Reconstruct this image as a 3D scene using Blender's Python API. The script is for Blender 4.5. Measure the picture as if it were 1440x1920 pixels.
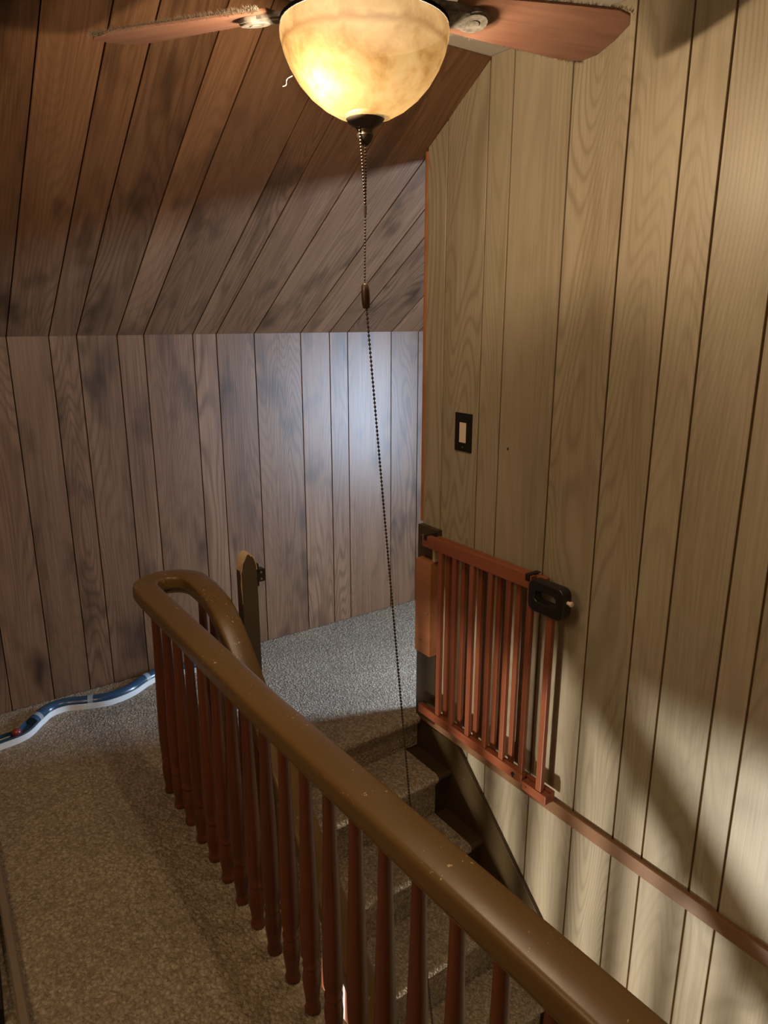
import bpy, bmesh, math, random
from mathutils import Vector, Matrix
random.seed(7)
scene = bpy.context.scene
for o in list(bpy.data.objects):
    bpy.data.objects.remove(o, do_unlink=True)
COL = scene.collection

# ------------------------------------------------------------------ camera
H = 1.65
YAW = math.radians(35.1); PITCH = math.atan(363 / 1338.0)
cam_d = bpy.data.cameras.new('camera'); cam = bpy.data.objects.new('camera', cam_d); COL.objects.link(cam)
Fh = Vector((math.sin(YAW), math.cos(YAW), 0)); Rv = Vector((math.cos(YAW), -math.sin(YAW), 0)); Zv = Vector((0, 0, 1))
Fv = Fh * math.cos(PITCH) - Zv * math.sin(PITCH); Uv = Fh * math.sin(PITCH) + Zv * math.cos(PITCH)
M = Matrix((Rv, Uv, -Fv)).transposed().to_4x4(); M.translation = Vector((0, 0, H))
cam.matrix_world = M
cam_d.sensor_fit = 'VERTICAL'; cam_d.sensor_height = 24.0; cam_d.lens = 24.0 * 1338 / 1920.0
cam_d.clip_start = 0.02
scene.camera = cam

# ------------------------------------------------------------------ world, lights, exposure
world = bpy.data.worlds.new('world'); scene.world = world; world.use_nodes = True
bg = world.node_tree.nodes['Background']; bg.inputs[0].default_value = (0.75, 0.85, 1.0, 1); bg.inputs[1].default_value = 0.35

def light(name, kind, loc, power, col, **kw):
    d = bpy.data.lights.new(name, kind); d.energy = power; d.color = col
    for k, v in kw.items(): setattr(d, k, v)
    o = bpy.data.objects.new(name, d); COL.objects.link(o); o.location = loc
    return o
# daylight entering the gable window behind the partition
wl = light('window_daylight', 'AREA', (3.17, 1.60, 0.98), 108, (0.53, 0.73, 1.0), shape='RECTANGLE', size=0.28, size_y=0.95)
wl.rotation_euler = (math.radians(90), 0, math.radians(90))
# globe lamp of the room downstairs, below the landing
light('lower_room_lamp', 'POINT', (-0.15, 1.17, -0.90), 200, (1.0, 0.94, 0.80), shadow_soft_size=0.06)
# soft warm fill added out of frame to brighten the hall's left side
light('hall_fill', 'POINT', (-0.80, 0.95, 2.20), 32, (1.0, 0.73, 0.43), shadow_soft_size=0.28)

vs = scene.view_settings
vs.view_transform = 'Standard'; vs.look = 'None'; vs.exposure = 0.0; vs.gamma = 1.0; vs.use_curve_mapping = False

# ------------------------------------------------------------------ material helpers
class NT:
    def __init__(s, name):
        s.m = bpy.data.materials.new(name); s.m.use_nodes = True; s.t = s.m.node_tree; s.t.nodes.clear()
        s.out = s.n('ShaderNodeOutputMaterial')
    def n(s, kind, **kw):
        x = s.t.nodes.new(kind)
        for k, v in kw.items(): setattr(x, k, v)
        return x
    def l(s, a, b): s.t.links.new(a, b)
    def val(s, v, sock):
        if hasattr(v, 'links'): s.l(v, sock)
        else: sock.default_value = v
    def math(s, op, a, b=0.0, c=None):
        x = s.n('ShaderNodeMath', operation=op); s.val(a, x.inputs[0]); s.val(b, x.inputs[1])
        if c is not None: s.val(c, x.inputs[2])
        return x.outputs[0]
    def vm(s, op, a, b):
        x = s.n('ShaderNodeVectorMath', operation=op); s.val(a, x.inputs[0]); s.val(b, x.inputs[1]); return x.outputs[0]
    def noise(s, vec, scale, detail=3.0, rough=0.5, dist=0.0):
        x = s.n('ShaderNodeTexNoise'); s.l(vec, x.inputs['Vector'])
        x.inputs['Scale'].default_value = scale; x.inputs['Detail'].default_value = detail
        x.inputs['Roughness'].default_value = rough; x.inputs['Distortion'].default_value = dist
        return x.outputs[0]
    def ramp(s, fac, stops, interp='LINEAR'):
        x = s.n('ShaderNodeValToRGB'); s.l(fac, x.inputs[0]); e = x.color_ramp.elements
        x.color_ramp.interpolation = interp
        while len(e) < len(stops): e.new(0.5)
        for i, (p, c) in enumerate(stops):
            e[i].position = p; e[i].color = (c[0], c[1], c[2], 1) if len(c) == 3 else c
        return x.outputs[0]
    def mix(s, fac, a, b, blend='MIX'):
        x = s.n('ShaderNodeMix', data_type='RGBA', blend_type=blend); s.val(fac, x.inputs[0])
        for v, k in ((a, 6), (b, 7)):
            if isinstance(v, tuple): x.inputs[k].default_value = (v[0], v[1], v[2], 1)
            else: s.l(v, x.inputs[k])
        return x.outputs[2]
    def bsdf(s, color, rough=0.5, spec=0.5, bump=None, bstr=0.3, bdist=0.002, **kw):
        p = s.n('ShaderNodeBsdfPrincipled')
        if isinstance(color, tuple): p.inputs['Base Color'].default_value = (color[0], color[1], color[2], 1)
        else: s.l(color, p.inputs['Base Color'])
        s.val(rough, p.inputs['Roughness']); p.inputs['Specular IOR Level'].default_value = spec
        for k, v in kw.items(): p.inputs[k].default_value = v
        if bump is not None:
            b = s.n('ShaderNodeBump'); b.inputs['Strength'].default_value = bstr; b.inputs['Distance'].default_value = bdist
            s.l(bump, b.inputs['Height']); s.l(b.outputs[0], p.inputs['Normal'])
        s.l(p.outputs[0], s.out.inputs[0]); return s.m
    def coord(s, rnd=True):
        tc = s.n('ShaderNodeTexCoord'); v = tc.outputs['Object']
        if rnd:
            oi = s.n('ShaderNodeObjectInfo'); s.rand = oi.outputs['Random']
            r = s.math('MULTIPLY', oi.outputs['Random'], 53.0)
            c = s.n('ShaderNodeCombineXYZ'); s.l(r, c.inputs[0]); s.l(s.math('MULTIPLY', r, 1.7), c.inputs[1]); s.l(s.math('MULTIPLY', r, 0.6), c.inputs[2])
            v = s.vm('ADD', v, c.outputs[0])
        return v

def mat_plain(name, c, rough=0.5, spec=0.5, **kw): return NT(name).bsdf(c, rough, spec, **kw)

def mat_wood(name, dark, mid, light, rough=0.42, spec=0.5, rings=26, stretch=0.07, scale=7.0, knots=0.0, ringamt=0.35, var=0.35, axis=1, fine=0.35, rpow=2.5):
    """plank: grain runs along local y (axis=1) or another axis"""
    s = NT(name); v = s.coord()
    sc = [1.0, 1.0, 1.0]; sc[axis] = stretch
    vs_ = s.vm('MULTIPLY', v, tuple(sc))
    warp = s.noise(vs_, scale * 0.55, 2.0, 0.45, 0.4)
    ring = s.math('SINE', s.math('MULTIPLY', warp, rings * 6.2832 / 2), 0)
    ring = s.math('MULTIPLY_ADD', ring, 0.5, 0.5)
    ring = s.math('POWER', ring, rpow)
    fade = s.ramp(s.noise(vs_, scale * 0.35, 2.0), [(0.36, (0.15, 0.15, 0.15)), (0.62, (1, 1, 1))])
    ring = s.math('MULTIPLY', ring, fade)
    sc2 = [1.0, 1.0, 1.0]; sc2[axis] = 0.018
    fin = s.noise(s.vm('MULTIPLY', v, tuple(sc2)), 190.0, 3.0, 0.6)
    broad = s.noise(vs_, scale * 0.9, 3.0, 0.55)
    f = s.math('ADD', s.math('MULTIPLY', broad, 1.0 - fine), s.math('MULTIPLY', fin, fine))
    col = s.ramp(f, [(0.28, dark), (0.5, mid), (0.72, light)])
    col = s.mix(s.math('MULTIPLY', ring, ringamt), col, dark)
    if knots > 0:
        sck = [1.0, 1.0, 1.0]; sck[axis] = 0.42
        k = s.noise(s.vm('MULTIPLY', v, tuple(sck)), 7.5, 2.0, 0.55)
        km = s.ramp(k, [(0.54, (0, 0, 0)), (0.78, (1, 1, 1))])
        col = s.mix(s.math('MULTIPLY', km, knots), col, tuple(c * 0.38 for c in dark))
    tone = s.math('MULTIPLY_ADD', s.rand, var, 1.0 - var * 0.5)
    hv = s.n('ShaderNodeHueSaturation'); s.l(col, hv.inputs['Color']); s.l(tone, hv.inputs['Value'])
    h = s.math('ADD', s.math('MULTIPLY', fin, 0.7), s.math('MULTIPLY', ring, -0.3))
    r = s.math('MULTIPLY_ADD', fin, 0.18, rough - 0.09)
    return s.bsdf(hv.outputs[0], r, spec, bump=h, bstr=0.22, bdist=0.0012)

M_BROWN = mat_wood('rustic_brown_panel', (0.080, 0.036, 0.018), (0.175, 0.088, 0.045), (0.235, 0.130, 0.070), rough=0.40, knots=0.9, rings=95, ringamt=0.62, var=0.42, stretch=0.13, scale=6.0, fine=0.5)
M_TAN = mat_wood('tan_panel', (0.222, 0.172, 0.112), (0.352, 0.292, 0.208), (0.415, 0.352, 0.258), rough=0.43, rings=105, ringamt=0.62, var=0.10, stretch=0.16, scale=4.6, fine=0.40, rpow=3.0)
M_TANPLAIN = mat_plain('tan_wall_paint', (0.36, 0.29, 0.19), 0.6)
M_GROOVE = mat_plain('panel_groove', (0.050, 0.028, 0.012), 0.8, 0.2)
M_GROOVE_TAN = mat_plain('tan_panel_groove', (0.170, 0.100, 0.042), 0.8, 0.2)
M_CHERRY = mat_wood('cherry_gate_wood', (0.140, 0.034, 0.015), (0.265, 0.074, 0.032), (0.320, 0.104, 0.048), rough=0.38, rings=14, ringamt=0.25, var=0.10, axis=1, scale=14, stretch=0.08)
M_PINE = mat_wood('orange_pine', (0.250, 0.090, 0.035), (0.360, 0.140, 0.055), (0.420, 0.180, 0.075), rough=0.42, rings=10, ringamt=0.25, var=0.1, scale=9)
M_BALUSTER = mat_wood('red_stained_baluster', (0.075, 0.019, 0.008), (0.130, 0.035, 0.014), (0.160, 0.048, 0.019), rough=0.36, rings=6, ringamt=0.25, var=0.18, axis=2, scale=16)
M_STRIP = mat_wood('stained_trim', (0.150, 0.068, 0.030), (0.215, 0.105, 0.050), (0.260, 0.135, 0.070), rough=0.42, rings=8, ringamt=0.3, var=0.05, axis=0)

def mat_paint(name, c, chip, rough, amount):
    s = NT(name); tc = s.n('ShaderNodeTexCoord'); v = tc.outputs['Object']
    n1 = s.noise(v, 95.0, 2.0, 0.6); n2 = s.noise(v, 9.0, 2.0, 0.5)
    k = s.math('ADD', n1, s.math('MULTIPLY', n2, 0.45))
    m = s.ramp(k, [(amount, (0, 0, 0)), (amount + 0.012, (1, 1, 1))])
    big = s.noise(v, 3.0, 2.0)
    base = s.mix(big, tuple(x * 0.85 for x in c), tuple(x * 1.12 for x in c))
    col = s.mix(m, base, chip)
    bm_ = s.noise(v, 40.0, 2.0, 0.5)
    return s.bsdf(col, s.math('MULTIPLY_ADD', n2, 0.15, rough - 0.07), 0.5, bump=bm_, bstr=0.08, bdist=0.003)
M_PAINT = mat_paint('olive_brown_rail_paint', (0.132, 0.073, 0.023), (0.45, 0.33, 0.18), 0.36, 0.948)
M_PAINTDK = mat_paint('dark_brown_stair_paint', (0.055, 0.034, 0.014), (0.30, 0.22, 0.13), 0.32, 0.985)
M_RAWCHIP = mat_plain('bare_chipped_wood', (0.50, 0.36, 0.22), 0.75, 0.2)

def mat_carpet():
    s = NT('berber_carpet'); tc = s.n('ShaderNodeTexCoord'); v = tc.outputs['Object']
    vo = s.n('ShaderNodeTexVoronoi'); vo.inputs['Scale'].default_value = 105.0
    nd = s.n('ShaderNodeTexNoise'); s.l(v, nd.inputs['Vector']); nd.inputs['Scale'].default_value = 75.0; nd.inputs['Detail'].default_value = 2.0
    d = s.vm('ADD', s.vm('MULTIPLY', v, (1.0, 0.80, 1.0)), s.vm('MULTIPLY', s.vm('SUBTRACT', nd.outputs['Color'], (0.5, 0.5, 0.5)), (0.016, 0.016, 0.016))); s.l(d, vo.inputs['Vector'])
    fleck = s.ramp(s.noise(v, 115.0, 3.0, 0.65), [(0.34, (1, 1, 1)), (0.46, (0, 0, 0))])
    n1 = s.noise(v, 330.0, 2.0, 0.6); n2 = s.noise(v, 60.0, 3.0, 0.6); n3 = s.noise(v, 2.2, 2.0)
    cell = s.ramp(vo.outputs['Distance'], [(0.15, (1, 1, 1)), (0.75, (0, 0, 0))])
    vr = s.n('ShaderNodeSeparateColor'); s.l(vo.outputs['Color'], vr.inputs[0])
    f = s.math('ADD', s.math('MULTIPLY', vr.outputs[0], 0.55), s.math('MULTIPLY', n1, 0.45))
    col = s.ramp(f, [(0.15, (0.260, 0.208, 0.155)), (0.5, (0.415, 0.345, 0.265)), (0.9, (0.545, 0.465, 0.370))])
    col = s.mix(s.math('MULTIPLY', s.math('SUBTRACT', 1.0, cell), 0.45), col, (0.095, 0.068, 0.046))
    col = s.mix(s.math('MULTIPLY', fleck, 0.55), col, (0.090, 0.062, 0.042))
    big = s.ramp(n3, [(0.3, (0.86, 0.86, 0.86)), (0.7, (1.08, 1.06, 1.02))])
    col = s.mix(1.0, col, big, 'MULTIPLY')
    h = s.math('ADD', s.math('MULTIPLY', cell, 0.7), s.math('ADD', s.math('MULTIPLY', n1, 0.25), s.math('MULTIPLY', n2, 0.3)))
    return s.bsdf(col, 0.95, 0.1, bump=h, bstr=0.9, bdist=0.006)
M_CARPET = mat_carpet()
M_BLACK = mat_plain('black_plastic', (0.012, 0.009, 0.008), 0.38)
M_BLACKMATT = mat_plain('matt_black_plate', (0.010, 0.008, 0.007), 0.55, 0.3)
M_IVORY = mat_plain('ivory_plastic', (0.72, 0.58, 0.43), 0.4)
M_WHITE = mat_plain('white_plastic', (0.72, 0.71, 0.68), 0.45)
M_BLUE = mat_plain('navy_blue_plastic', (0.018, 0.048, 0.088), 0.25)
M_GREYPL = mat_plain('grey_plastic', (0.20, 0.24, 0.26), 0.4)
M_RED = mat_plain('dark_red_gloss', (0.20, 0.030, 0.022), 0.25)
M_BRONZE = mat_plain('dark_bronze', (0.055, 0.042, 0.034), 0.45, Metallic=0.5)
M_CHAIN = mat_plain('bronze_bead_chain', (0.070, 0.050, 0.038), 0.35, Metallic=0.6)
M_CEIL = mat_plain('ceiling_white', (0.62, 0.58, 0.52), 0.8, 0.2)
M_GREYWOOD = mat_wood('weathered_grey_wood', (0.110, 0.080, 0.055), (0.180, 0.138, 0.100), (0.230, 0.180, 0.135), rough=0.6, rings=6, var=0.1)
M_OLIVE = mat_plain('olive_panel', (0.085, 0.078, 0.052), 0.6)
M_SNOW = mat_plain('window_frame_white', (0.75, 0.75, 0.74), 0.5)

def mat_arm():
    s = NT('pewter_blade_iron'); v = s.coord(False); n = s.noise(v, 60, 3, 0.6)
    c = s.ramp(n, [(0.35, (0.13, 0.12, 0.108)), (0.65, (0.30, 0.28, 0.255))])
    return s.bsdf(c, 0.75, 0.2)
M_ARM = mat_arm()
def mat_blade():
    s = NT('reddish_blade_wood'); v = s.coord()
    n = s.noise(s.vm('MULTIPLY', v, (0.06, 1, 1)), 60, 3, 0.6); n2 = s.noise(v, 9, 3, 0.6)
    c = s.ramp(n, [(0.3, (0.200, 0.075, 0.045)), (0.7, (0.300, 0.130, 0.085))])
    c = s.mix(s.math('MULTIPLY', n2, 0.35), c, (0.42, 0.30, 0.24))
    return s.bsdf(c, 0.55, 0.35)
M_BLADE = mat_blade()
M_DUST = mat_plain('grey_dust', (0.42, 0.37, 0.31), 0.95, 0.1)

def mat_bowl():
    """alabaster glass: mostly scatters the bulb's light, part of it passes straight through"""
    s = NT('alabaster_glass'); v = s.coord(False)
    n = s.noise(v, 11.0, 5.0, 0.62, 0.6); n2 = s.noise(v, 38.0, 3.0, 0.6)
    f = s.math('ADD', s.math('MULTIPLY', n, 0.75), s.math('MULTIPLY', n2, 0.25))
    c = s.ramp(f, [(0.34, (0.60, 0.30, 0.085)), (0.52, (0.92, 0.58, 0.23)), (0.68, (1.0, 0.74, 0.36))])
    sx = s.n('ShaderNodeSeparateXYZ'); s.l(v, sx.inputs[0])
    zz = s.math('ADD', sx.outputs[2], s.math('MULTIPLY', s.math('SUBTRACT', n, 0.5), 0.035))
    band = s.ramp(s.math('MULTIPLY_ADD', zz, 5.0, 1.0), [(0.79, (0, 0, 0)), (0.835, (1, 1, 1)), (0.88, (0, 0, 0))])
    c = s.mix(s.math('MULTIPLY', band, 0.8), c, (0.50, 0.23, 0.06))
    tr = s.n('ShaderNodeBsdfTranslucent'); dark = s.mix(1.0, c, (BOWL_T, BOWL_T, BOWL_T), 'MULTIPLY'); s.l(dark, tr.inputs[0])
    gl = s.n('ShaderNodeBsdfGlossy'); gl.inputs[0].default_value = (0.0, 0.0, 0.0, 1); gl.inputs['Roughness'].default_value = 0.3
    em = s.n('ShaderNodeEmission'); s.l(c, em.inputs[0]); em.inputs[1].default_value = 0.26
    tp = s.n('ShaderNodeBsdfTransparent'); tp.inputs[0].default_value = (0.040, 0.0376, 0.0328, 1)
    a1 = s.n('ShaderNodeAddShader'); s.l(tr.outputs[0], a1.inputs[0]); s.l(gl.outputs[0], a1.inputs[1])
    a2 = s.n('ShaderNodeAddShader'); s.l(a1.outputs[0], a2.inputs[0]); s.l(em.outputs[0], a2.inputs[1])
    a3 = s.n('ShaderNodeAddShader'); s.l(a2.outputs[0], a3.inputs[0]); s.l(tp.outputs[0], a3.inputs[1])
    s.l(a3.outputs[0], s.out.inputs[0]); return s.m
BOWL_T = 0.0014
M_BOWL = mat_bowl()

# ------------------------------------------------------------------ mesh helpers
def mesh_obj(name, verts, faces, mat, parent=None, loc=None, mat4=None, smooth=False, bevel=0.0, seg=2):
    me = bpy.data.meshes.new(name); me.from_pydata([tuple(v) for v in verts], [], faces)
    return link_mesh(name, me, mat, parent, loc, mat4, smooth, bevel, seg)
def link_mesh(name, me, mat, parent=None, loc=None, mat4=None, smooth=False, bevel=0.0, seg=2):
    bm = bmesh.new(); bm.from_mesh(me); bmesh.ops.recalc_face_normals(bm, faces=bm.faces)
    if bevel > 0:
        es = [e for e in bm.edges if len(e.link_faces) == 2 and e.calc_face_angle(0) > 0.6]
        bmesh.ops.bevel(bm, geom=es, offset=bevel, segments=seg, affect='EDGES', profile=0.6)
    bm.to_mesh(me); bm.free()
    if smooth:
        for p in me.polygons: p.use_smooth = True
        try: me.set_sharp_from_angle(angle=math.radians(40))
        except Exception: pass
    me.materials.append(mat)
    return place(name, me, parent, loc, mat4)
def place(name, me, parent=None, loc=None, mat4=None):
    o = bpy.data.objects.new(name, me); COL.objects.link(o)
    w = mat4.copy() if mat4 is not None else Matrix.Translation(loc or (0, 0, 0))
    if parent is not None:
        o.parent = parent; o.matrix_parent_inverse = world_of(parent).inverted()
    o.matrix_basis = w
    o['_w'] = 0
    del o['_w']
    WM[o.name] = w
    return o
WM = {}
def world_of(o): return WM.get(o.name, Matrix.Identity(4))
def thing(name, label, cat, loc, group=None):
    o = bpy.data.objects.new(name, None); COL.objects.link(o); o.location = loc; o.empty_display_size = 0.05
    WM[o.name] = Matrix.Translation(loc)
    tag(o, label, cat, group); return o
def tag(o, label, cat, group=None):
    o['label'] = label; o['category'] = cat
    if group: o['group'] = group
    return o
def struct(o, label=None, cat=None):
    o['kind'] = 'structure'
    if label: o['label'] = label
    if cat: o['category'] = cat
    return o
def box_vf(a, b):
    (x0, y0, z0), (x1, y1, z1) = a, b
    v = [(x0, y0, z0), (x1, y0, z0), (x1, y1, z0), (x0, y1, z0), (x0, y0, z1), (x1, y0, z1), (x1, y1, z1), (x0, y1, z1)]
    f = [(0, 3, 2, 1), (4, 5, 6, 7), (0, 1, 5, 4), (1, 2, 6, 5), (2, 3, 7, 6), (3, 0, 4, 7)]
    return v, f
def join(parts):
    V, F = [], []
    for v, f in parts:
        n = len(V); V += list(v); F += [tuple(i + n for i in q) for q in f]
    return V, F
def box(name, a, b, mat, parent=None, bevel=0.0, smooth=False, center=True):
    c = tuple((p + q) / 2 for p, q in zip(a, b)) if center else (0, 0, 0)
    v, f = box_vf(tuple(p - k for p, k in zip(a, c)), tuple(p - k for p, k in zip(b, c)))
    return mesh_obj(name, v, f, mat, parent, loc=c, bevel=bevel, smooth=smooth)
def prism_vf(poly, axis, lo, hi):
    """polygon (u,v) extruded along axis 'x','y' or 'z'"""
    def P(u, v, w): return {'x': (w, u, v), 'y': (u, w, v), 'z': (u, v, w)}[axis]
    n = len(poly); V = [P(u, v, lo) for u, v in poly] + [P(u, v, hi) for u, v in poly]
    F = [tuple(range(n - 1, -1, -1)), tuple(range(n, 2 * n))] + [(i, (i + 1) % n, n + (i + 1) % n, n + i) for i in range(n)]
    return V, F
def lathe_vf(prof, seg=16, cap=True):
    V, F = [], []
    for r, z in prof:
        for k in range(seg):
            a = 2 * math.pi * k / seg; V.append((r * math.cos(a), r * math.sin(a), z))
    for i in range(len(prof) - 1):
        for k in range(seg):
            k2 = (k + 1) % seg; F.append((i * seg + k, i * seg + k2, (i + 1) * seg + k2, (i + 1) * seg + k))
    if cap:
        F.append(tuple(range(seg - 1, -1, -1))); n = (len(prof) - 1) * seg; F.append(tuple(range(n, n + seg)))
    return V, F
def sweep_vf(path, prof, cap=True):
    """prof: (side, up) points; frames keep 'side' horizontal"""
    V, F = [], []; m = len(prof); n = len(path); P = [Vector(p) for p in path]
    for i in range(n):
        t = (P[min(i + 1, n - 1)] - P[max(i - 1, 0)]).normalized()
        s = t.cross(Vector((0, 0, 1))).normalized(); u = s.cross(t)
        for a, b in prof: V.append(tuple(P[i] + s * a + u * b))
    for i in range(n - 1):
        for k in range(m):
            k2 = (k + 1) % m; F.append((i * m + k, i * m + k2, (i + 1) * m + k2, (i + 1) * m + k))
    if cap:
        F.append(tuple(range(m - 1, -1, -1))); F.append(tuple(range((n - 1) * m, n * m)))
    return V, F
def tube_vf(path, r, seg=8): return sweep_vf(path, [(r * math.cos(2 * math.pi * k / seg), r * math.sin(2 * math.pi * k / seg)) for k in range(seg)])
def catmull(pts, n=6):
    P = [Vector(p) for p in pts]; out = []
    for i in range(len(P) - 1):
        p0 = P[max(i - 1, 0)]; p1 = P[i]; p2 = P[i + 1]; p3 = P[min(i + 2, len(P) - 1)]
        for k in range(n):
            t = k / n
            out.append(0.5 * ((2 * p1) + (-p0 + p2) * t + (2 * p0 - 5 * p1 + 4 * p2 - p3) * t * t + (-p0 + 3 * p1 - 3 * p2 + p3) * t ** 3))
    out.append(P[-1]); return out

def plank(parent, mat, X, Y, N, origin, w, b, t0, t1, th=0.008, gap=0.0020, ch=0.0010):
    """one board: local x = width 0..w, y = length from b to t0 (left) / t1 (right), z = out of the wall"""
    x0, x1 = gap, w - gap
    def top(x): return t0 + (t1 - t0) * x / w
    cx = w / 2; cy = (b + (t0 + t1) / 2) / 2
    sec = [(x0, 0), (x0, th - ch), (x0 + ch, th), (x1 - ch, th), (x1, th - ch), (x1, 0)]
    V = [(x - cx, b - cy, z) for x, z in sec] + [(x - cx, top(x) - cy, z) for x, z in sec]
    n = 6
    F = [tuple(range(n)), tuple(range(2 * n - 1, n - 1, -1))] + [(i, n + i, n + (i + 1) % n, (i + 1) % n) for i in range(n)]
    m = Matrix((X, Y, N)).transposed().to_4x4(); m.translation = Vector(origin) + Vector(X) * cx + Vector(Y) * cy
    return mesh_obj('plank', V, F, mat, parent, mat4=m)

# ------------------------------------------------------------------ room shell
YK, ZK, SL = 3.20, 1.585, 0.644          # knee wall position, its height, roof slope
XW, YP = 1.73, 2.18                      # partition face, partition end
ZC = 2.44; YC = YK - (ZC - ZK) / SL      # flat ceiling
XL, YB, XG = -1.6, -1.25, 3.20           # left wall, near wall, gable wall
ZB = -2.48                               # lower floor
XE = 0.700; Y0 = 2.145                   # edge of the hall floor over the stairwell, landing nosing
def slope_z(y): return ZK + SL * (YK - y)

v, f = prism_vf([(XL, YB), (XE, YB), (XE, Y0 + 0.03), (XW + 0.1, Y0 + 0.03), (XW + 0.1, 0.6), (XG, 0.6), (XG, YK + 0.1), (XL, YK + 0.1)], 'z', -0.24, 0.0)
floor = struct(mesh_obj('floor', v, f, M_CARPET), 'beige berber carpet floor of the attic hall and landing', 'floor')
v, f = prism_vf([(XL, YB), (XW + 0.1, YB), (XW + 0.1, YK), (XL, YK)], 'z', ZB - 0.1, ZB)
struct(mesh_obj('floor_lower', v, f, M_CARPET), 'carpeted floor at the bottom of the stairs', 'floor')

# knee wall with boards
GX = [-1.6, -1.43, -1.20, -1.06, -0.88, -0.70, -0.58, -0.36, -0.22, -0.06, 0.11, 0.27, 0.441, 0.595, 0.701, 0.863, 0.975, 1.194, 1.305, 1.494, 1.742, 1.907, 2.015, 2.291, 2.475, 2.60, 2.80, 2.95, 3.20]
wall_back = struct(box('wall_back', (XL, YK + 0.001, ZB), (XG, YK + 0.1, ZK + 0.05), M_GROOVE), 'low knee wall of dark rustic brown boards under the sloped ceiling', 'wall')
X_, Z_ = Vector((1, 0, 0)), Vector((0, 0, 1))
for a, b in zip(GX[:-1], GX[1:]):
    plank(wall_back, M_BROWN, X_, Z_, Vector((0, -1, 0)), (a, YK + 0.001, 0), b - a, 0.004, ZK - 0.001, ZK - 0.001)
# sloped ceiling with boards that carry on from the knee wall
sl = math.hypot(1, SL); YS = Vector((0, -1, SL)) / sl; NS = Vector((0, -SL, -1)) / sl
L_sl = (YK - YC) * sl
o = Vector((0, YK, ZK)); nb = -NS * 0.05
def quad_slab(name, x0, x1, p, q, nrm, th, mat):
    a = [Vector((x0, p[0], p[1])), Vector((x1, p[0], p[1])), Vector((x1, q[0], q[1])), Vector((x0, q[0], q[1]))]
    V = [tuple(k) for k in a] + [tuple(k + nrm * th) for k in a]
    return mesh_obj(name, V, [(0, 1, 2, 3), (7, 6, 5, 4), (0, 4, 5, 1), (1, 5, 6, 2), (2, 6, 7, 3), (3, 7, 4, 0)], mat)
ceil_s = struct(quad_slab('ceiling_slope', XL, XG, (YK, ZK), (YC, ZC), -NS, 0.06, M_GROOVE), 'sloped ceiling of dark rustic brown boards above the knee wall', 'ceiling')
for a, b in zip(GX[:-1], GX[1:]):
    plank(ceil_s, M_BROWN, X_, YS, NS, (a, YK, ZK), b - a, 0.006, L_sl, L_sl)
YC2 = 0.35
struct(box('ceiling', (XL, YC2, ZC), (XG, YC, ZC + 0.06), M_CEIL), 'flat strip of ceiling above the fan', 'ceiling')
yk2 = YC2 - (ZC - 1.5) / SL
ceil_n = struct(quad_slab('ceiling_slope_near', XL, XG, (yk2, 1.5), (YC2, ZC), Vector((0, -SL, 1)) / sl, 0.06, M_GROOVE), 'sloped ceiling on the near side of the ridge', 'ceiling')
YSn = Vector((0, 1, SL)) / sl; NSn = Vector((0, SL, -1)) / sl
for a, b in zip(GX[:-1], GX[1:]):
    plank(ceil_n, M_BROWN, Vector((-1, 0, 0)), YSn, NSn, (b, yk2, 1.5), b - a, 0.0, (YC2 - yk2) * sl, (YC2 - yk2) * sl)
struct(box('wall_near', (XL, YB - 0.1, ZB), (XG, YB, 2.6), M_TANPLAIN), 'plain wall at the near end of the hall', 'wall')
struct(box('wall_left', (XL - 0.1, YB, ZB), (XL, YK, 2.6), M_TANPLAIN), 'plain wall at the left end of the hall', 'wall')

# partition with tan boards (right wall)
v, f = prism_vf([(YB, ZB), (YP, ZB), (YP, slope_z(YP) - 0.002), (YC, ZC), (YC2, ZC), (yk2, 1.5), (YB, 1.5)], 'x', XW + 0.001, XW + 0.10)
wall_right = struct(mesh_obj('wall_right', v, f, M_GROOVE_TAN), 'tall right wall of pale tan wood panelling beside the stairs', 'wall')
GY = [2.18, 2.071, 1.871, 1.765, 1.533, 1.332, 1.169, 1.061, 0.90, 0.81, 0.60, 0.39, 0.27, 0.05, -0.12, -0.33, -0.55, -0.66, -0.90, -1.10, -1.25]
def ztop(y):
    if y > YC: return slope_z(y) - 0.012
    if y > YC2: return ZC - 0.002
    return ZC - (YC2 - y) * SL - 0.012
for a, b in zip(GY[:-1], GY[1:]):
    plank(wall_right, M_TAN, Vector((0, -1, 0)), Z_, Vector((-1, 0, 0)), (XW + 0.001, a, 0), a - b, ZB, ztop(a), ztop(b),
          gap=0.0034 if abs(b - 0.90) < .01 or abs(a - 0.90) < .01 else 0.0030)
# thin orange corner trim on the free end of the partition, strip at floor level
cb = box('trim_1', (XW - 0.010, YP - 0.003, 0.86), (XW + 0.10, YP + 0.012, slope_z(YP) - 0.02), M_PINE, bevel=0.004)
struct(cb, 'thin orange wood corner trim on the free end of the tan wall', 'trim')
struct(box('trim_2', (XW - 0.024, YB, -0.020), (XW - 0.0075, 2.16, 0.030), M_STRIP, bevel=0.002), 'thin brown wood strip running level along the tan wall at floor height', 'trim')
box('nail_hole', (XW - 0.0085, 1.716, 1.218), (XW - 0.0065, 1.722, 1.226), M_GROOVE, wall_right)

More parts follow.
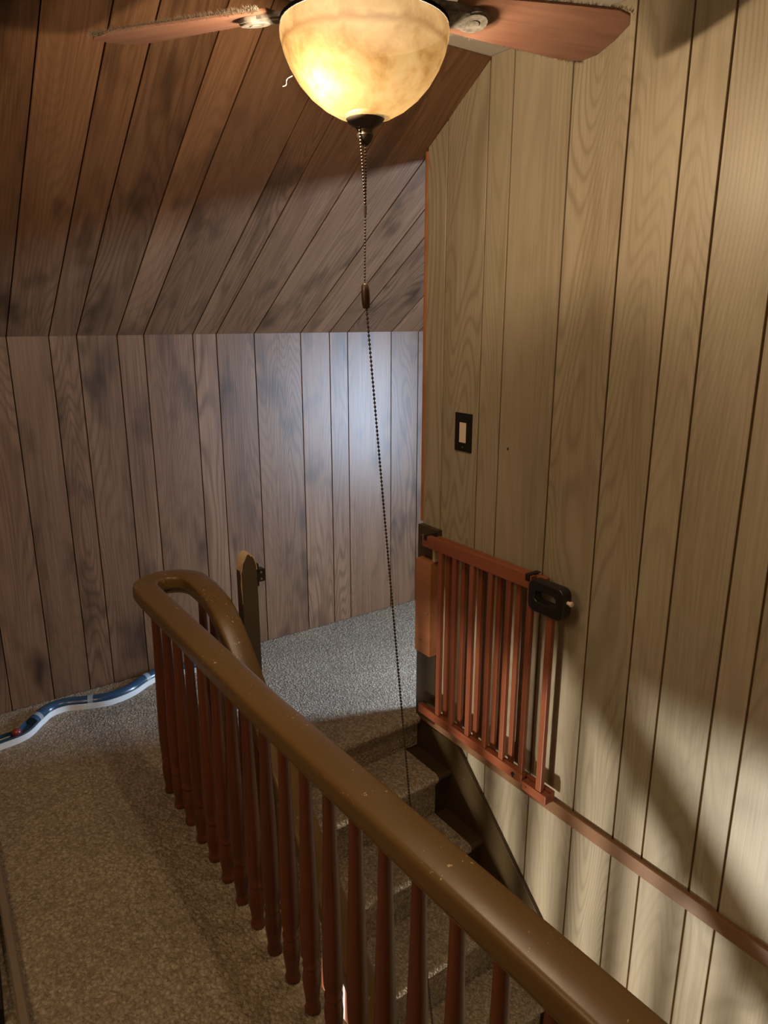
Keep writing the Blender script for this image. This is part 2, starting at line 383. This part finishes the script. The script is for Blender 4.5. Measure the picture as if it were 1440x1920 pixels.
# room behind the partition: gable wall with a window
wy0, wy1, wz0, wz1 = 1.27, 1.83, 0.46, 1.54
gp = join([box_vf((XG, 0.6, -0.3), (XG + 0.1, YK, wz0)), box_vf((XG, 0.6, wz1), (XG + 0.1, YK, 2.6)), box_vf((XG, 0.6, wz0), (XG + 0.1, wy0, wz1)), box_vf((XG, wy1, wz0), (XG + 0.1, YK, wz1))])
struct(mesh_obj('wall_gable', gp[0], gp[1], M_TANPLAIN), 'gable wall behind the tan partition', 'wall')
struct(box('wall_side_room', (XW + 0.1, 0.5, -0.3), (XG + 0.1, 0.6, 2.6), M_TANPLAIN), 'side wall of the room behind the partition', 'wall')
wf = join([box_vf((XG + 0.01, wy0, wz0), (XG + 0.06, wy1, wz0 + 0.04)), box_vf((XG + 0.01, wy0, wz1 - 0.04), (XG + 0.06, wy1, wz1)),
           box_vf((XG + 0.01, wy0, wz0 + .04), (XG + 0.06, wy0 + .04, wz1 - .04)), box_vf((XG + 0.01, wy1 - .04, wz0 + .04), (XG + 0.06, wy1, wz1 - .04)),
           box_vf((XG + 0.01, wy0 + .04, 0.98), (XG + 0.06, wy1 - .04, 1.02))])
struct(mesh_obj('window_1', wf[0], wf[1], M_SNOW), 'white sash window in the gable wall behind the partition', 'window')

# ------------------------------------------------------------------ staircase
RZ = [0.0, -0.150, -0.342] + [-0.342 - 0.195 * k for k in range(1, 12)]
NRUN = 0.208; OV = 0.030
st = thing('staircase', 'steep carpeted staircase with dark brown painted treads going down along the tan wall', 'staircase', (1.25, Y0, ZB))
XS0, XS1, XC0, XC1 = 0.80, 1.708, 0.90, 1.635
def nose(y, z, th, r, back, n=6):
    """tread cross-section (y,z) with a rounded nose at y, top at z"""
    p = [(back, z), ]
    for k in range(n + 1):
        a = math.pi / 2 + math.pi * k / n
        p.append((y + r + r * math.cos(a), z - r + r * math.sin(a)))
    p += [(back, z - 2 * r)]
    return p
for k in range(0, 13):
    yn = Y0 - NRUN * k; z = RZ[k]; zn = RZ[k + 1] if k + 1 < len(RZ) else ZB
    zn = max(zn, ZB)
    if k > 0:
        v, f = prism_vf(nose(yn + 0.006, z - 0.011, 0.03, 0.014, yn + NRUN + OV + 0.01), 'x', XS0, XS1)
        mesh_obj('tread', v, f, M_PAINTDK, st, smooth=True)
    box('riser', (XS0, yn + OV + 0.004, zn - 0.03), (XS1, yn + OV + 0.024, z - 0.04), M_PAINTDK, st)
    # carpet wraps the tread, its nose and the riser below
    r = 0.022; back = yn + NRUN + OV + 0.001 if k > 0 else yn + 0.0295
    p = [(back, z)]
    for q in range(7):
        a = math.pi / 2 + math.pi * 0.92 * q / 6
        p.append((yn + r + r * math.cos(a), z - r + r * math.sin(a)))
    p += [(yn + OV - 0.008, z - 2 * r - 0.012), (yn + OV - 0.008, zn + 0.001), (yn + OV + 0.003, zn + 0.001), (yn + OV + 0.003, z - 0.012), (back, z - 0.010)]
    v, f = prism_vf(p, 'x', XC0 if k else XE + 0.002, XC1 if k else XW - 0.03)
    mesh_obj('carpet_runner', v, f, M_CARPET, st, smooth=True)
# skirt board against the tan wall, closed string on the open side
def sk(y): return -0.005 - 0.965 * (1.933 - y)
ye = Y0 - NRUN * 12.2
v, f = prism_vf([(2.178, -0.03), (2.178, -0.34), (ye, sk(ye) - 0.46), (ye, sk(ye)), (1.955, sk(1.955)), (1.94, -0.022), (1.94, -0.022)][:6], 'x', XW - 0.0225, XW - 0.0075)
mesh_obj('skirt_board', v, f, M_PAINTDK, st, bevel=0.002)
v, f = prism_vf([(2.17, -0.245), (2.17, -0.45), (ye, sk(ye) - 0.55), (ye, sk(ye) - 0.15), (1.93, -0.18), (1.93, -0.245)], 'x', XS0 - 0.03, XS0 - 0.001)
mesh_obj('stringer', v, f, M_PAINT, st, bevel=0.003)

# ------------------------------------------------------------------ railing
rail = thing('stair_railing', 'olive brown painted handrail on red-stained balusters that hairpins down the stairs', 'railing', (0.665, 0.9, 0))
XR = 0.650; X2 = 0.828; RT = (X2 - XR) / 2; YT = 2.337; ZR = 0.736
def guard_z(y): return ZR + max(0.0, 0.036 * (1.43 - y))
path = [(XR, -1.1 + 0.25 * i, guard_z(-1.1 + 0.25 * i)) for i in range(13)] + [(XR, 2.20, ZR)]
for k in range(0, 13):
    a = math.pi - math.pi * k / 12
    path.append((XR + RT + RT * math.cos(a), YT + RT * 1.05 * math.sin(a) , ZR))
desc = [(2.36, .690), (2.27, .677), (2.19, .640), (2.11, .575), (2.02, .486), (1.86, .320), (1.6, .070), (1.26, -.258), (0.8, -.70), (0.2, -1.27), (-0.4, -1.84)]
desc = [(y * 0.954, H - (H - z) * 0.954) for y, z in desc]
dpts = catmull([(X2, YT, ZR)] + [(X2, y, z) for y, z in desc], 4)
path += [tuple(p) for p in dpts[1:]]
_h = [(.027, -.040), (.031, -.036), (.032, -.024), (.041, -.018), (.0435, -.012), (.0440, .016), (.0425, .0235), (.0385, .0285), (.032, .0308), (.016, .0325)]
_h = [(a_ * 0.96, b_ * 0.96) for a_, b_ in _h]
prof = [(-a_, b_) for a_, b_ in _h] + [(0, .033)] + [(a_, b_) for a_, b_ in reversed(_h)]
v, f = sweep_vf(path, prof); mesh_obj('handrail', v, f, M_PAINT, rail, smooth=True)
def bal_prof(h):
    return [(.0165, 0), (.0185, .004), (.0195, .011), (.0180, .018), (.0158, .024), (.0168, .040), (.0205, .075), (.0215, .10), (.0190, .130), (.0178, .135), (.0205, .140), (.0205, .147), (.0180, .152),
            (.0212, .175), (.0222, .23), (.0210, .33), (.0178, .45), (.0145, .56), (.0125, h)]
v, f = lathe_vf([(a_ * 1.06, b_) for a_, b_ in bal_prof(0.706)], 12)
bo = mesh_obj('baluster', v, f, M_BALUSTER, rail, loc=(XR, 2.266, 0), smooth=True); bme = bo.data
for k in range(1, 33):
    y = 2.266 - 0.1035 * k
    if y > -1.1: place('baluster', bme, rail, mat4=Matrix.Translation((XR, y, 0)) @ Matrix.Scale((guard_z(y) - 0.030) / 0.706, 4, (0, 0, 1)))
def rz(y):
    pts = [(YT, ZR)] + desc
    for (a, za), (b, zb) in zip(pts[:-1], pts[1:]):
        if b <= y <= a: return za + (zb - za) * (a - y) / (a - b)
    return ZR
ys = [(2.30, 0.0), (2.20, 0.0)]
for k in range(1, 9):
    ys += [(Y0 - NRUN * k + 0.154, RZ[k] - 0.011), (Y0 - NRUN * k + 0.050, RZ[k] - 0.011)]
for y, base in ys:
    top = rz(y) - 0.025
    mm = Matrix.Translation((X2, y, base)) @ Matrix.Scale((top - base) / 0.706, 4, (0, 0, 1))
    place('baluster', bme, rail, mat4=mm)

# gate post bolted beside the stair rail
gp_ = thing('gate_post', 'short square olive brown post with rounded, chipped top beside the stair rail', 'post', (0.948, 2.165, 0))
arch = [(0.918, 0.001), (0.918, 0.80)] + [(0.9475 - 0.0295 * math.cos(math.pi * k / 10), 0.80 + 0.078 * math.sin(math.pi * k / 10)) for k in range(1, 10)] + [(0.977, 0.80), (0.977, 0.001)]
v, f = prism_vf(arch, 'y', 2.150, 2.192); mesh_obj('post', v, f, M_PAINTDK, gp_, bevel=0.0015)
# bare wood where the paint has chipped off the arched top: thin shell over the arch
sh_o = []; N = 14
random.seed(3)
pts = [(0.9475 - 0.0303 * math.cos(math.pi * k / N), 0.80 + 0.0790 * math.sin(math.pi * k / N)) for k in range(1, N)]
V, F = [], []
for i, (x, z) in enumerate(pts):
    dpt = 0.003 + random.random() * 0.008 if 2 < i < N - 4 else 0.002 + random.random() * 0.003
    c = Vector((0.9475, 0, 0.80)); d = (c - Vector((x, 0, z))).normalized() * dpt
    V += [(x, 2.1485, z), (x, 2.1935, z), (x + d.x, 2.1485, z + d.z)]
for i in range(len(pts) - 1):
    a, b = i * 3, i * 3 + 3
    F += [(a, a + 1, b + 1, b), (a + 2, a, b, b + 2)]
mesh_obj('bare_edge', V, F, M_RAWCHIP, gp_)
v, f = prism_vf([(2.1485, 0.845), (2.1485, 0.700), (2.151, 0.730), (2.158, 0.765), (2.152, 0.80), (2.162, 0.83)], 'x', 0.9165, 0.9178)
mesh_obj('bare_patch', v, f, M_RAWCHIP, gp_)
ct = join([box_vf((0.9775, 2.150, 0.752), (0.984, 2.188, 0.835)), box_vf((0.984, 2.155, 0.765), (1.008, 2.185, 0.812))])
co = mesh_obj('gate_catch', ct[0], ct[1], M_BLACK, gp_, bevel=0.004, smooth=True)
for zz in (0.776, 0.800):
    v, f = lathe_vf([(0.0035, 0), (0.003, 0.0015)], 8); mesh_obj('screw', v, f, M_GREYPL, gp_, mat4=Matrix.Translation((0.994, 2.1548, zz)) @ Matrix.Rotation(math.pi / 2, 4, 'X'), smooth=True)

# ------------------------------------------------------------------ brown post and pine board on the partition end
nw = thing('wall_post', 'dark brown painted half post at the free end of the tan wall behind the gate', 'post', (1.71, 2.12, 0))
box('post', (XW - 0.030, 2.055, 0.001), (XW - 0.0075, YP, 0.853), M_PAINTDK, nw, bevel=0.003)
pb = thing('mounting_board', 'orange pine board screwed to the wall end to hinge the gate', 'board', (1.68, 2.1, 0.33))
box('board', (1.660, 2.046, 0.328), (XW - 0.031, 2.142, 0.728), M_PINE, pb, bevel=0.003)
for y, z in ((2.06, 0.51), (2.105, 0.385)):
    v, f = lathe_vf([(0.003, 0), (0.0025, 0.001)], 8); mesh_obj('screw', v, f, M_BRONZE, pb, mat4=Matrix.Translation((1.6602, y, z)) @ Matrix.Rotation(-math.pi / 2, 4, 'Y'))
wb = tag(box('wood_wedge', (1.672, 2.036, 0.735), (1.696, 2.050, 0.80), M_RAWCHIP), 'small pale wood offcut standing on the pine board behind the gate top rail', 'offcut')

# ------------------------------------------------------------------ baby gate
gate = thing('safety_gate', 'cherry wood slatted child safety gate folded open against the tan wall', 'gate', (1.665, 1.75, 0.06))
XF, XB = 1.655, 1.682     # front and back layer (towards the stairs / towards the wall)
def gbox(name, y0, y1, z0, z1, x0, x1, mat=M_CHERRY, bevel=0.002):
    c = ((x0 + x1) / 2, (y0 + y1) / 2, (z0 + z1) / 2)
    dims = (x1 - x0, y1 - y0, z1 - z0)
    # local y along the longer side so that the grain follows the piece
    if dims[2] > dims[1]:
        v, f = box_vf((-dims[0] / 2, -dims[2] / 2, -dims[1] / 2), (dims[0] / 2, dims[2] / 2, dims[1] / 2))
        m = Matrix.Translation(c) @ Matrix.Rotation(math.pi / 2, 4, 'X')
    else:
        v, f = box_vf(tuple(-d / 2 for d in dims), tuple(d / 2 for d in dims)); m = Matrix.Translation(c)
    return mesh_obj(name, v, f, mat, gate, mat4=m, bevel=bevel)
ZT0, ZT1, ZB0, ZB1 = 0.796, 0.842, 0.064, 0.106
gbox('top_rail', 1.508, 2.082, ZT0, ZT1, XF - 0.011, XF + 0.011)
gbox('top_rail', 1.470, 2.030, ZT0 + 0.002, ZT1 - 0.002, XB - 0.009, XB + 0.009)
gbox('bottom_rail', 1.500, 2.092, ZB0 + 0.004, ZB1, XF - 0.011, XF + 0.011)
gbox('bottom_rail', 1.388, 2.030, ZB0 - 0.016, ZB1 - 0.018, XB - 0.010, XB + 0.009)
gbox('rail_end_block', 1.388, 1.4985, ZB0 - 0.014, ZB1 - 0.022, XF - 0.011, XF + 0.0165)
for y in (1.975, 1.893, 1.797, 1.702, 1.612, 1.514):
    gbox('slat', y - 0.011, y + 0.011, ZB1 - 0.001, ZT0 + 0.001, XF - 0.008, XF + 0.008)
for y in (1.962, 1.874, 1.781, 1.685, 1.592):
    gbox('slat', y - 0.010, y + 0.010, ZB1 - 0.020, ZT0 + 0.004, XB - 0.007, XB + 0.007)
gbox('end_stile', 1.414, 1.438, ZB1 - 0.023, 0.76, XF - 0.008, XF + 0.010)
# handle: rounded black grip with a slot
def rrect(y0, y1, z0, z1, r, n=5):
    out = []
    for cy, cz, a0 in ((y1 - r, z1 - r, 0), (y0 + r, z1 - r, 90), (y0 + r, z0 + r, 180), (y1 - r, z0 + r, 270)):
        for k in range(n + 1):
            a = math.radians(a0 + 90 * k / n); out.append((cy + r * math.cos(a), cz + r * math.sin(a)))
    return out
po = rrect(1.362, 1.512, 0.732, 0.838, 0.026); pi_ = rrect(1.396, 1.484, 0.769, 0.805, 0.0165)
n = len(po); V, F = [], []
for x in (XF - 0.020, XF + 0.020):
    V += [(x, a, b) for a, b in po]; V += [(x, a, b) for a, b in pi_]
for i in range(n):
    j = (i + 1) % n
    F += [(i, j, n + j, n + i), (2 * n + j, 2 * n + i, 3 * n + i, 3 * n + j), (j, i, 2 * n + i, 2 * n + j), (n + i, n + j, 3 * n + j, 3 * n + i)]
hd = mesh_obj('handle', V, F, M_BLACK, gate, bevel=0.006, seg=3, smooth=True)
v, f = lathe_vf([(0.006, 0), (0.006, 0.012), (0.0085, 0.013), (0.0085, 0.020), (0.005, 0.022)], 10)
mesh_obj('latch_pin', v, f, M_IVORY, gate, mat4=Matrix.Translation((XF, 1.364, 0.796)) @ Matrix.Rotation(math.pi / 2, 4, 'X'), smooth=True)
def clip(y0, y1):
    c = join([box_vf((XF - 0.0135, y0, ZT1 + 0.0003), (XB + 0.012, y1, ZT1 + 0.0045)), box_vf((XF - 0.0145, y0, ZT1 - 0.018), (XF - 0.0114, y1, ZT1 + 0.0045))])
    mesh_obj('rail_clip', c[0], c[1], M_BLACK, gate, bevel=0.001)
clip(2.052, 2.068); clip(1.513, 1.532)
v, f = lathe_vf([(0.009, 0), (0.009, 0.002), (0.007, 0.003)], 12)
mesh_obj('bolt_cap', v, f, M_BLACK, gate, mat4=Matrix.Translation((XF - 0.0112, 1.541, 0.084)) @ Matrix.Rotation(-math.pi / 2, 4, 'Y'), smooth=True)
v, f = lathe_vf([(0.003, 0), (0.0025, 0.001)], 8)
mesh_obj('screw', v, f, M_BRONZE, gate, mat4=Matrix.Translation((XF - 0.0112, 1.478, 0.070)) @ Matrix.Rotation(-math.pi / 2, 4, 'Y'))
box('hinge', (XF - 0.006, 2.083, 0.815), (XF + 0.006, 2.098, 0.835), M_BRONZE, gate)
box('hinge', (XF - 0.006, 2.093, 0.07), (XF + 0.03, 2.104, 0.10), M_BRONZE, gate)

# ------------------------------------------------------------------ light switch
sw = thing('light_switch', 'black light switch plate with an ivory rocker on the tan wall', 'light switch', (XW - 0.008, 1.945, 1.25))
xs = XW - 0.0078
v, f = prism_vf([(1.900, 1.180), (1.989, 1.180), (1.989, 1.320), (1.900, 1.320)], 'x', xs - 0.006, xs); mesh_obj('plate', v, f, M_BLACKMATT, sw, bevel=0.002)
v, f = prism_vf([(1.926, 1.213), (1.961, 1.213), (1.961, 1.286), (1.926, 1.286)], 'x', xs - 0.0085, xs - 0.0061); mesh_obj('rocker', v, f, M_IVORY, sw, bevel=0.0012)
v, f = lathe_vf([(0.002, 0), (0.002, 0.0007)], 8); mesh_obj('screw', v, f, M_GREYPL, sw, mat4=Matrix.Translation((xs - 0.006, 1.944, 1.196)) @ Matrix.Rotation(-math.pi / 2, 4, 'Y'))

# ------------------------------------------------------------------ ceiling fan with lamp
FX, FY = 0.885, 1.325; ZRIM = 2.195
fan = thing('ceiling_fan', 'dusty ceiling fan with reddish blades and a lit amber glass bowl', 'ceiling fan', (FX, FY, ZC))
v, f = lathe_vf([(0.075, 2.438), (0.075, 2.415), (0.06, 2.395), (0.10, 2.385), (0.125, 2.36), (0.125, 2.29), (0.10, 2.262), (0.07, 2.25), (0.07, 2.225), (0.05, 2.2225)], 32)
mesh_obj('motor_housing', [(x, y, z - 2.3) for x, y, z in v], f, M_BRONZE, fan, loc=(FX, FY, 2.3), smooth=True)
v, f = lathe_vf([(0.07, 2.222), (0.145, 2.212), (0.1655, 2.204), (0.1655, 2.1972), (0.03, 2.1972)], 48)
mesh_obj('light_pan', [(x, y, z - 2.21) for x, y, z in v], f, mat_plain('black_pan', (0.006, 0.005, 0.004), 0.9, 0.05), fan, loc=(FX, FY, 2.21), smooth=True)
# alabaster bowl, rim at local z = 0
bp = [(0.1635, 0.002), (0.1660, -0.006), (0.1650, -0.020), (0.1590, -0.043), (0.1480, -0.068), (0.1310, -0.095), (0.1090, -0.119), (0.0830, -0.139), (0.0560, -0.153), (0.0300, -0.161), (0.0120, -0.164)]
v, f = lathe_vf(bp, 48, cap=False)
bowl = mesh_obj('glass_bowl', v, f, M_BOWL, fan, loc=(FX, FY, ZRIM), smooth=True); bowl['label'] = 'amber alabaster glass bowl'
v, f = lathe_vf([(0.0395, -0.149), (0.0395, -0.157), (0.034, -0.166), (0.020, -0.174), (0.0165, -0.178), (0.0165, -0.186), (0.0175, -0.188), (0.0150, -0.196), (0.006, -0.206), (0.002, -0.208)], 24)
mesh_obj('finial', v, f, M_BRONZE, fan, loc=(FX, FY, ZRIM), smooth=True)
# bulb inside the bowl, off centre
BX, BY, BZ = FX - 0.088, FY - 0.012, ZRIM - 0.094
light('fan_lamp_bulb', 'POINT', (BX, BY, BZ), 415, (1.0, 0.82, 0.60), shadow_soft_size=0.018)
light('fan_lamp_bulb', 'POINT', (FX + 0.070, FY + 0.035, BZ + 0.02), 195, (1.0, 0.82, 0.60), shadow_soft_size=0.03)
# blades
ZBL = 2.248
def blade_outline():
    pts = [(0.185, 0.048), (0.30, 0.062), (0.45, 0.076), (0.53, 0.082), (0.565, 0.074), (0.585, 0.050), (0.590, 0.0)]
    pts = [(x, y * 1.12) for x, y in pts]
    return pts + [(x, -y) for x, y in reversed(pts[:-1])]
ol = blade_outline(); nb_ = len(ol); th = 0.006
bv = [(x, y, -th / 2) for x, y in ol] + [(x, y, th / 2) for x, y in ol]
bf = [tuple(range(nb_ - 1, -1, -1)), tuple(range(nb_, 2 * nb_))] + [(i, (i + 1) % nb_, nb_ + (i + 1) % nb_, nb_ + i) for i in range(nb_)]
blade_me = None; arm_me = None
random.seed(11)
dv, df = [], []
for k in range(2600):   # dust fringe along the two long edges
    s = random.random(); side = 1 if random.random() < 0.75 else -1
    xx = 0.20 + s * 0.37
    yy = side * 1.12 * (0.048 + (xx - 0.185) * 0.094 if xx < 0.55 else 0.082 - max(0, xx - 0.55) ** 1.6 * 2.6)
    L = 0.004 + 0.008 * random.random(); a = random.uniform(-0.9, 0.9); b = random.uniform(-0.4, 1.0)
    d = Vector((math.sin(a) * 0.6, side * math.cos(a), b)).normalized() * L; z0 = random.uniform(-th / 2, th / 2 + .002)
    m_ = len(dv); dv += [(xx - 0.0009, yy - side * .001, z0), (xx + 0.0009, yy - side * .001, z0 + .0006), (xx + d.x, yy + d.y, z0 + d.z)]; df.append((m_, m_ + 1, m_ + 2))
dust_me = None
for ang, droop in ((-14, 0), (58, 0), (128, 1.6), (202, 0), (274, 0)):
    A = math.radians(ang)
    Mb = Matrix.Translation((FX, FY, ZBL)) @ Matrix.Rotation(A, 4, 'Z') @ Matrix.Rotation(math.radians(droop), 4, 'Y') @ Matrix.Rotation(math.radians(-13), 4, 'X')
    if blade_me is None:
        b_ = mesh_obj('blade', bv, bf, M_BLADE, fan, mat4=Mb, bevel=0.0012); blade_me = b_.data
        d_ = mesh_obj('dust_fringe', dv, df, M_DUST, b_, mat4=Mb); dust_me = d_.data
        am = join([lathe_vf([(0.030, -0.016), (0.030, -0.0035)], 20), lathe_vf([(0.012, -0.0175), (0.012, -0.010)], 12), lathe_vf([(0.034, -0.012), (0.034, -0.0035)], 20)])
        V1 = [(x + 0.235, y, z) for x, y, z in am[0]]
        tv, tf = sweep_vf([(0.085, 0, -0.012), (0.13, 0, -0.016), (0.17, 0, -0.012), (0.215, 0, -0.010)], [(-.026, -.004), (.026, -.004), (.026, .004), (.012, .007), (-.012, .007), (-.026, .004)])
        sv, sf = sweep_vf([(0.075, -0.028, -0.004), (0.13, -0.034, -0.010), (0.18, -0.030, -0.006), (0.24, -0.02, -0.0045)], [(-.006, -.005), (.006, -.005), (.006, .004), (-.006, .004)])
        s2, sf2 = sweep_vf([(0.075, 0.028, -0.004), (0.13, 0.034, -0.010), (0.18, 0.030, -0.006), (0.24, 0.02, -0.0045)], [(-.006, -.005), (.006, -.005), (.006, .004), (-.006, .004)])
        V2, F2 = join([(V1, am[1]), (tv, tf), (sv, sf), (s2, sf2)])
        a_ = mesh_obj('blade_iron', V2, F2, M_ARM, fan, mat4=Mb, smooth=True); arm_me = a_.data
    else:
        b_ = place('blade', blade_me, fan, mat4=Mb); d_ = place('dust_fringe', dust_me, b_, mat4=Mb)
        place('blade_iron', arm_me, fan, mat4=Mb)
    d_['kind'] = 'stuff'
# pull chains
def beads(name, path, step, r):
    V, F = [], []; ico = lathe_vf([(0.25 * r, -r * 0.95), (r * 0.8, -r * 0.6), (r, 0), (r * 0.8, r * 0.6), (0.25 * r, r * 0.95)], 6)
    parts = []; P = [Vector(p) for p in path]; acc = 0.0
    for a, b in zip(P[:-1], P[1:]):
        L = (b - a).length; d = acc
        while d < L:
            c = a + (b - a) * (d / L); parts.append(([(x + c.x, y + c.y, z + c.z) for x, y, z in ico[0]], ico[1])); d += step
        acc = d - L
    parts.append(tube_vf(path, r * 0.32, 4))
    V, F = join(parts)
    o = mesh_obj(name, V, F, M_CHAIN, fan, smooth=True); o['kind'] = 'stuff'; return o
K0 = (0.868, 1.305, 1.722); K1 = (0.872, 1.305, 1.668)
beads('pull_chain', [(FX - 0.018, FY - 0.006, ZRIM - 0.176), (FX - 0.014, FY - 0.012, 1.93), (FX - 0.012, FY - 0.016, 1.865), (FX - 0.015, FY - 0.018, 1.78), K0], 0.0062, 0.0025)
beads('pull_chain', [(FX - 0.003, FY - 0.004, ZRIM - 0.207), (FX - 0.006, FY - 0.010, 1.93), (FX - 0.012, FY - 0.0165, 1.862)], 0.0062, 0.0025)
beads('pull_chain', [K1, (0.914, 1.300, 1.219), (0.992, 1.292, 0.412), (1.075, 1.285, -0.35), (1.12, 1.282, -0.706)], 0.0090, 0.0033)
kv, kf = lathe_vf([(0.0055, -0.025), (0.0075, -0.023), (0.0088, -0.012), (0.0092, 0), (0.0088, 0.012), (0.0075, 0.023), (0.0055, 0.025)], 14)
mesh_obj('chain_pull_knob', kv, kf, mat_plain('dark_walnut', (0.040, 0.018, 0.010), 0.35), fan, mat4=Matrix.Translation((0.870, 1.305, 1.695)) @ Matrix.Rotation(-0.06, 4, 'Y'), smooth=True)
mesh_obj('chain_connector', *tube_vf([(FX - 0.012, FY - 0.016, 1.872), (FX - 0.0125, FY - 0.0165, 1.855)], 0.0032, 8), M_CHAIN, fan, smooth=True)
mesh_obj('dust_strand', *tube_vf(catmull([(FX - 0.130, FY + 0.060, ZRIM - 0.088), (FX - 0.139, FY + 0.066, ZRIM - 0.094), (FX - 0.141, FY + 0.067, ZRIM - 0.104), (FX - 0.147, FY + 0.070, ZRIM - 0.107)], 4), 0.0007, 5), M_DUST, fan, smooth=True)

# ------------------------------------------------------------------ toy track by the knee wall
toy = thing('toy_track', 'winding navy blue plastic toy track with white rim by the knee wall', 'toy', (0.6, 3.03, 0))
ctl = [(-0.05, 2.930), (0.08, 2.918), (0.185, 2.930), (0.272, 2.950), (0.333, 3.018), (0.390, 3.074), (0.464, 3.087), (0.553, 3.052), (0.635, 3.030), (0.728, 3.050), (0.812, 3.102), (0.90, 3.135), (0.98, 3.125), (1.07, 3.095)]
tp_ = [Vector((x, y, 0.001)) for x, y in ctl]; tp_ = catmull(tp_, 8)
def seg_path(i0, i1): return [tuple(p) for p in tp_[i0:i1 + 1]]
chan = []
for k in range(9):
    a = math.pi * (1.0 + k / 8); chan.append((0.0225 * math.cos(a), 0.032 + 0.022 * math.sin(a)))
chan += [(0.0255, 0.034), (0.0255, 0.006), (-0.0255, 0.006), (-0.0255, 0.034)]
dome = [(0.0265 * math.cos(math.pi * k / 12), 0.018 + 0.030 * math.sin(math.pi * k / 12)) for k in range(13)] + [(-0.0265, 0.006), (0.0265, 0.006)]
total = len(tp_) - 1
joints = [0, 30, 60, 84, total]
for a, b in zip(joints[:-1], joints[1:]):
    v, f = sweep_vf(seg_path(a, b), chan if a == 0 else dome); mesh_obj('track_channel', v, f, M_BLUE, toy, smooth=True)
v, f = sweep_vf(seg_path(0, total), [(0.0275, 0.0), (0.0310, 0.0), (0.0310, 0.026), (0.0275, 0.026)]); mesh_obj('white_rim', v, f, M_WHITE, toy)
v, f = sweep_vf(seg_path(0, total), [(-0.0255, 0.0), (0.0255, 0.0), (0.0255, 0.0055), (-0.0255, 0.0055)]); mesh_obj('track_base', v, f, M_WHITE, toy)
for j in (33, 57, 81):
    pr = [(p[0] * 1.03, p[1] * 1.03) for p in dome[:13]] + [(p[0] * 1.001, p[1] * 1.002) for p in reversed(dome[:13])]
    v, f = sweep_vf(seg_path(j - 1, j + 1), pr); mesh_obj('connector', v, f, M_GREYPL, toy, smooth=True)
v, f = lathe_vf([(0.0015, -0.0195), (0.0075, -0.018), (0.0138, -0.0138), (0.018, -0.0075), (0.0195, 0), (0.018, 0.0075), (0.0138, 0.0138), (0.0075, 0.018), (0.0015, 0.0195)], 18)
tag(mesh_obj('toy_ball', v, f, M_RED, loc=(0.252, 2.943, 0.0315), smooth=True), 'glossy dark red toy ball sitting in the blue toy track', 'ball')

# ------------------------------------------------------------------ things at the lower left edge
pa, pb_ = Vector((0.100, 2.75, 0)), Vector((0.054, 1.40, 0)); dr = (pb_ - pa).normalized()
v, f = sweep_vf([tuple(pa), tuple(pb_)], [(-0.012, 0.001), (0.012, 0.001), (0.012, 0.026), (0.008, 0.030), (-0.008, 0.030), (-0.012, 0.026)])
tag(mesh_obj('wood_batten', v, f, M_GREYWOOD), 'long weathered grey-brown wood batten lying on the carpet at the left edge', 'batten')
tr_ = thing('storage_tray', 'shallow black-rimmed olive tray on the carpet beside the grey-brown batten', 'tray', (-0.12, 1.9, 0))
q0 = [(0.055, 2.06), (0.022, 1.625), (-0.25, 1.645), (-0.217, 2.08)]
cx = sum(p[0] for p in q0) / 4; cy = sum(p[1] for p in q0) / 4
qi = [(cx + (x - cx) * 0.90, cy + (y - cy) * 0.935) for x, y in q0]
V = [(x, y, 0.001) for x, y in q0] + [(x, y, 0.05) for x, y in q0] + [(x, y, 0.05) for x, y in qi] + [(x, y, 0.012) for x, y in qi]
F = [(3, 2, 1, 0)] + [(i, (i + 1) % 4, 4 + (i + 1) % 4, 4 + i) for i in range(4)] + [(4 + i, 4 + (i + 1) % 4, 8 + (i + 1) % 4, 8 + i) for i in range(4)] + [(8 + i, 8 + (i + 1) % 4, 12 + (i + 1) % 4, 12 + i) for i in range(4)] + [(12, 13, 14, 15)]
mesh_obj('rim', V, F, M_BLACKMATT, tr_, bevel=0.003)
v, f = prism_vf([(cx + (x - cx) * 0.88, cy + (y - cy) * 0.92) for x, y in q0], 'z', 0.0125, 0.016); mesh_obj('liner', v, f, M_OLIVE, tr_)
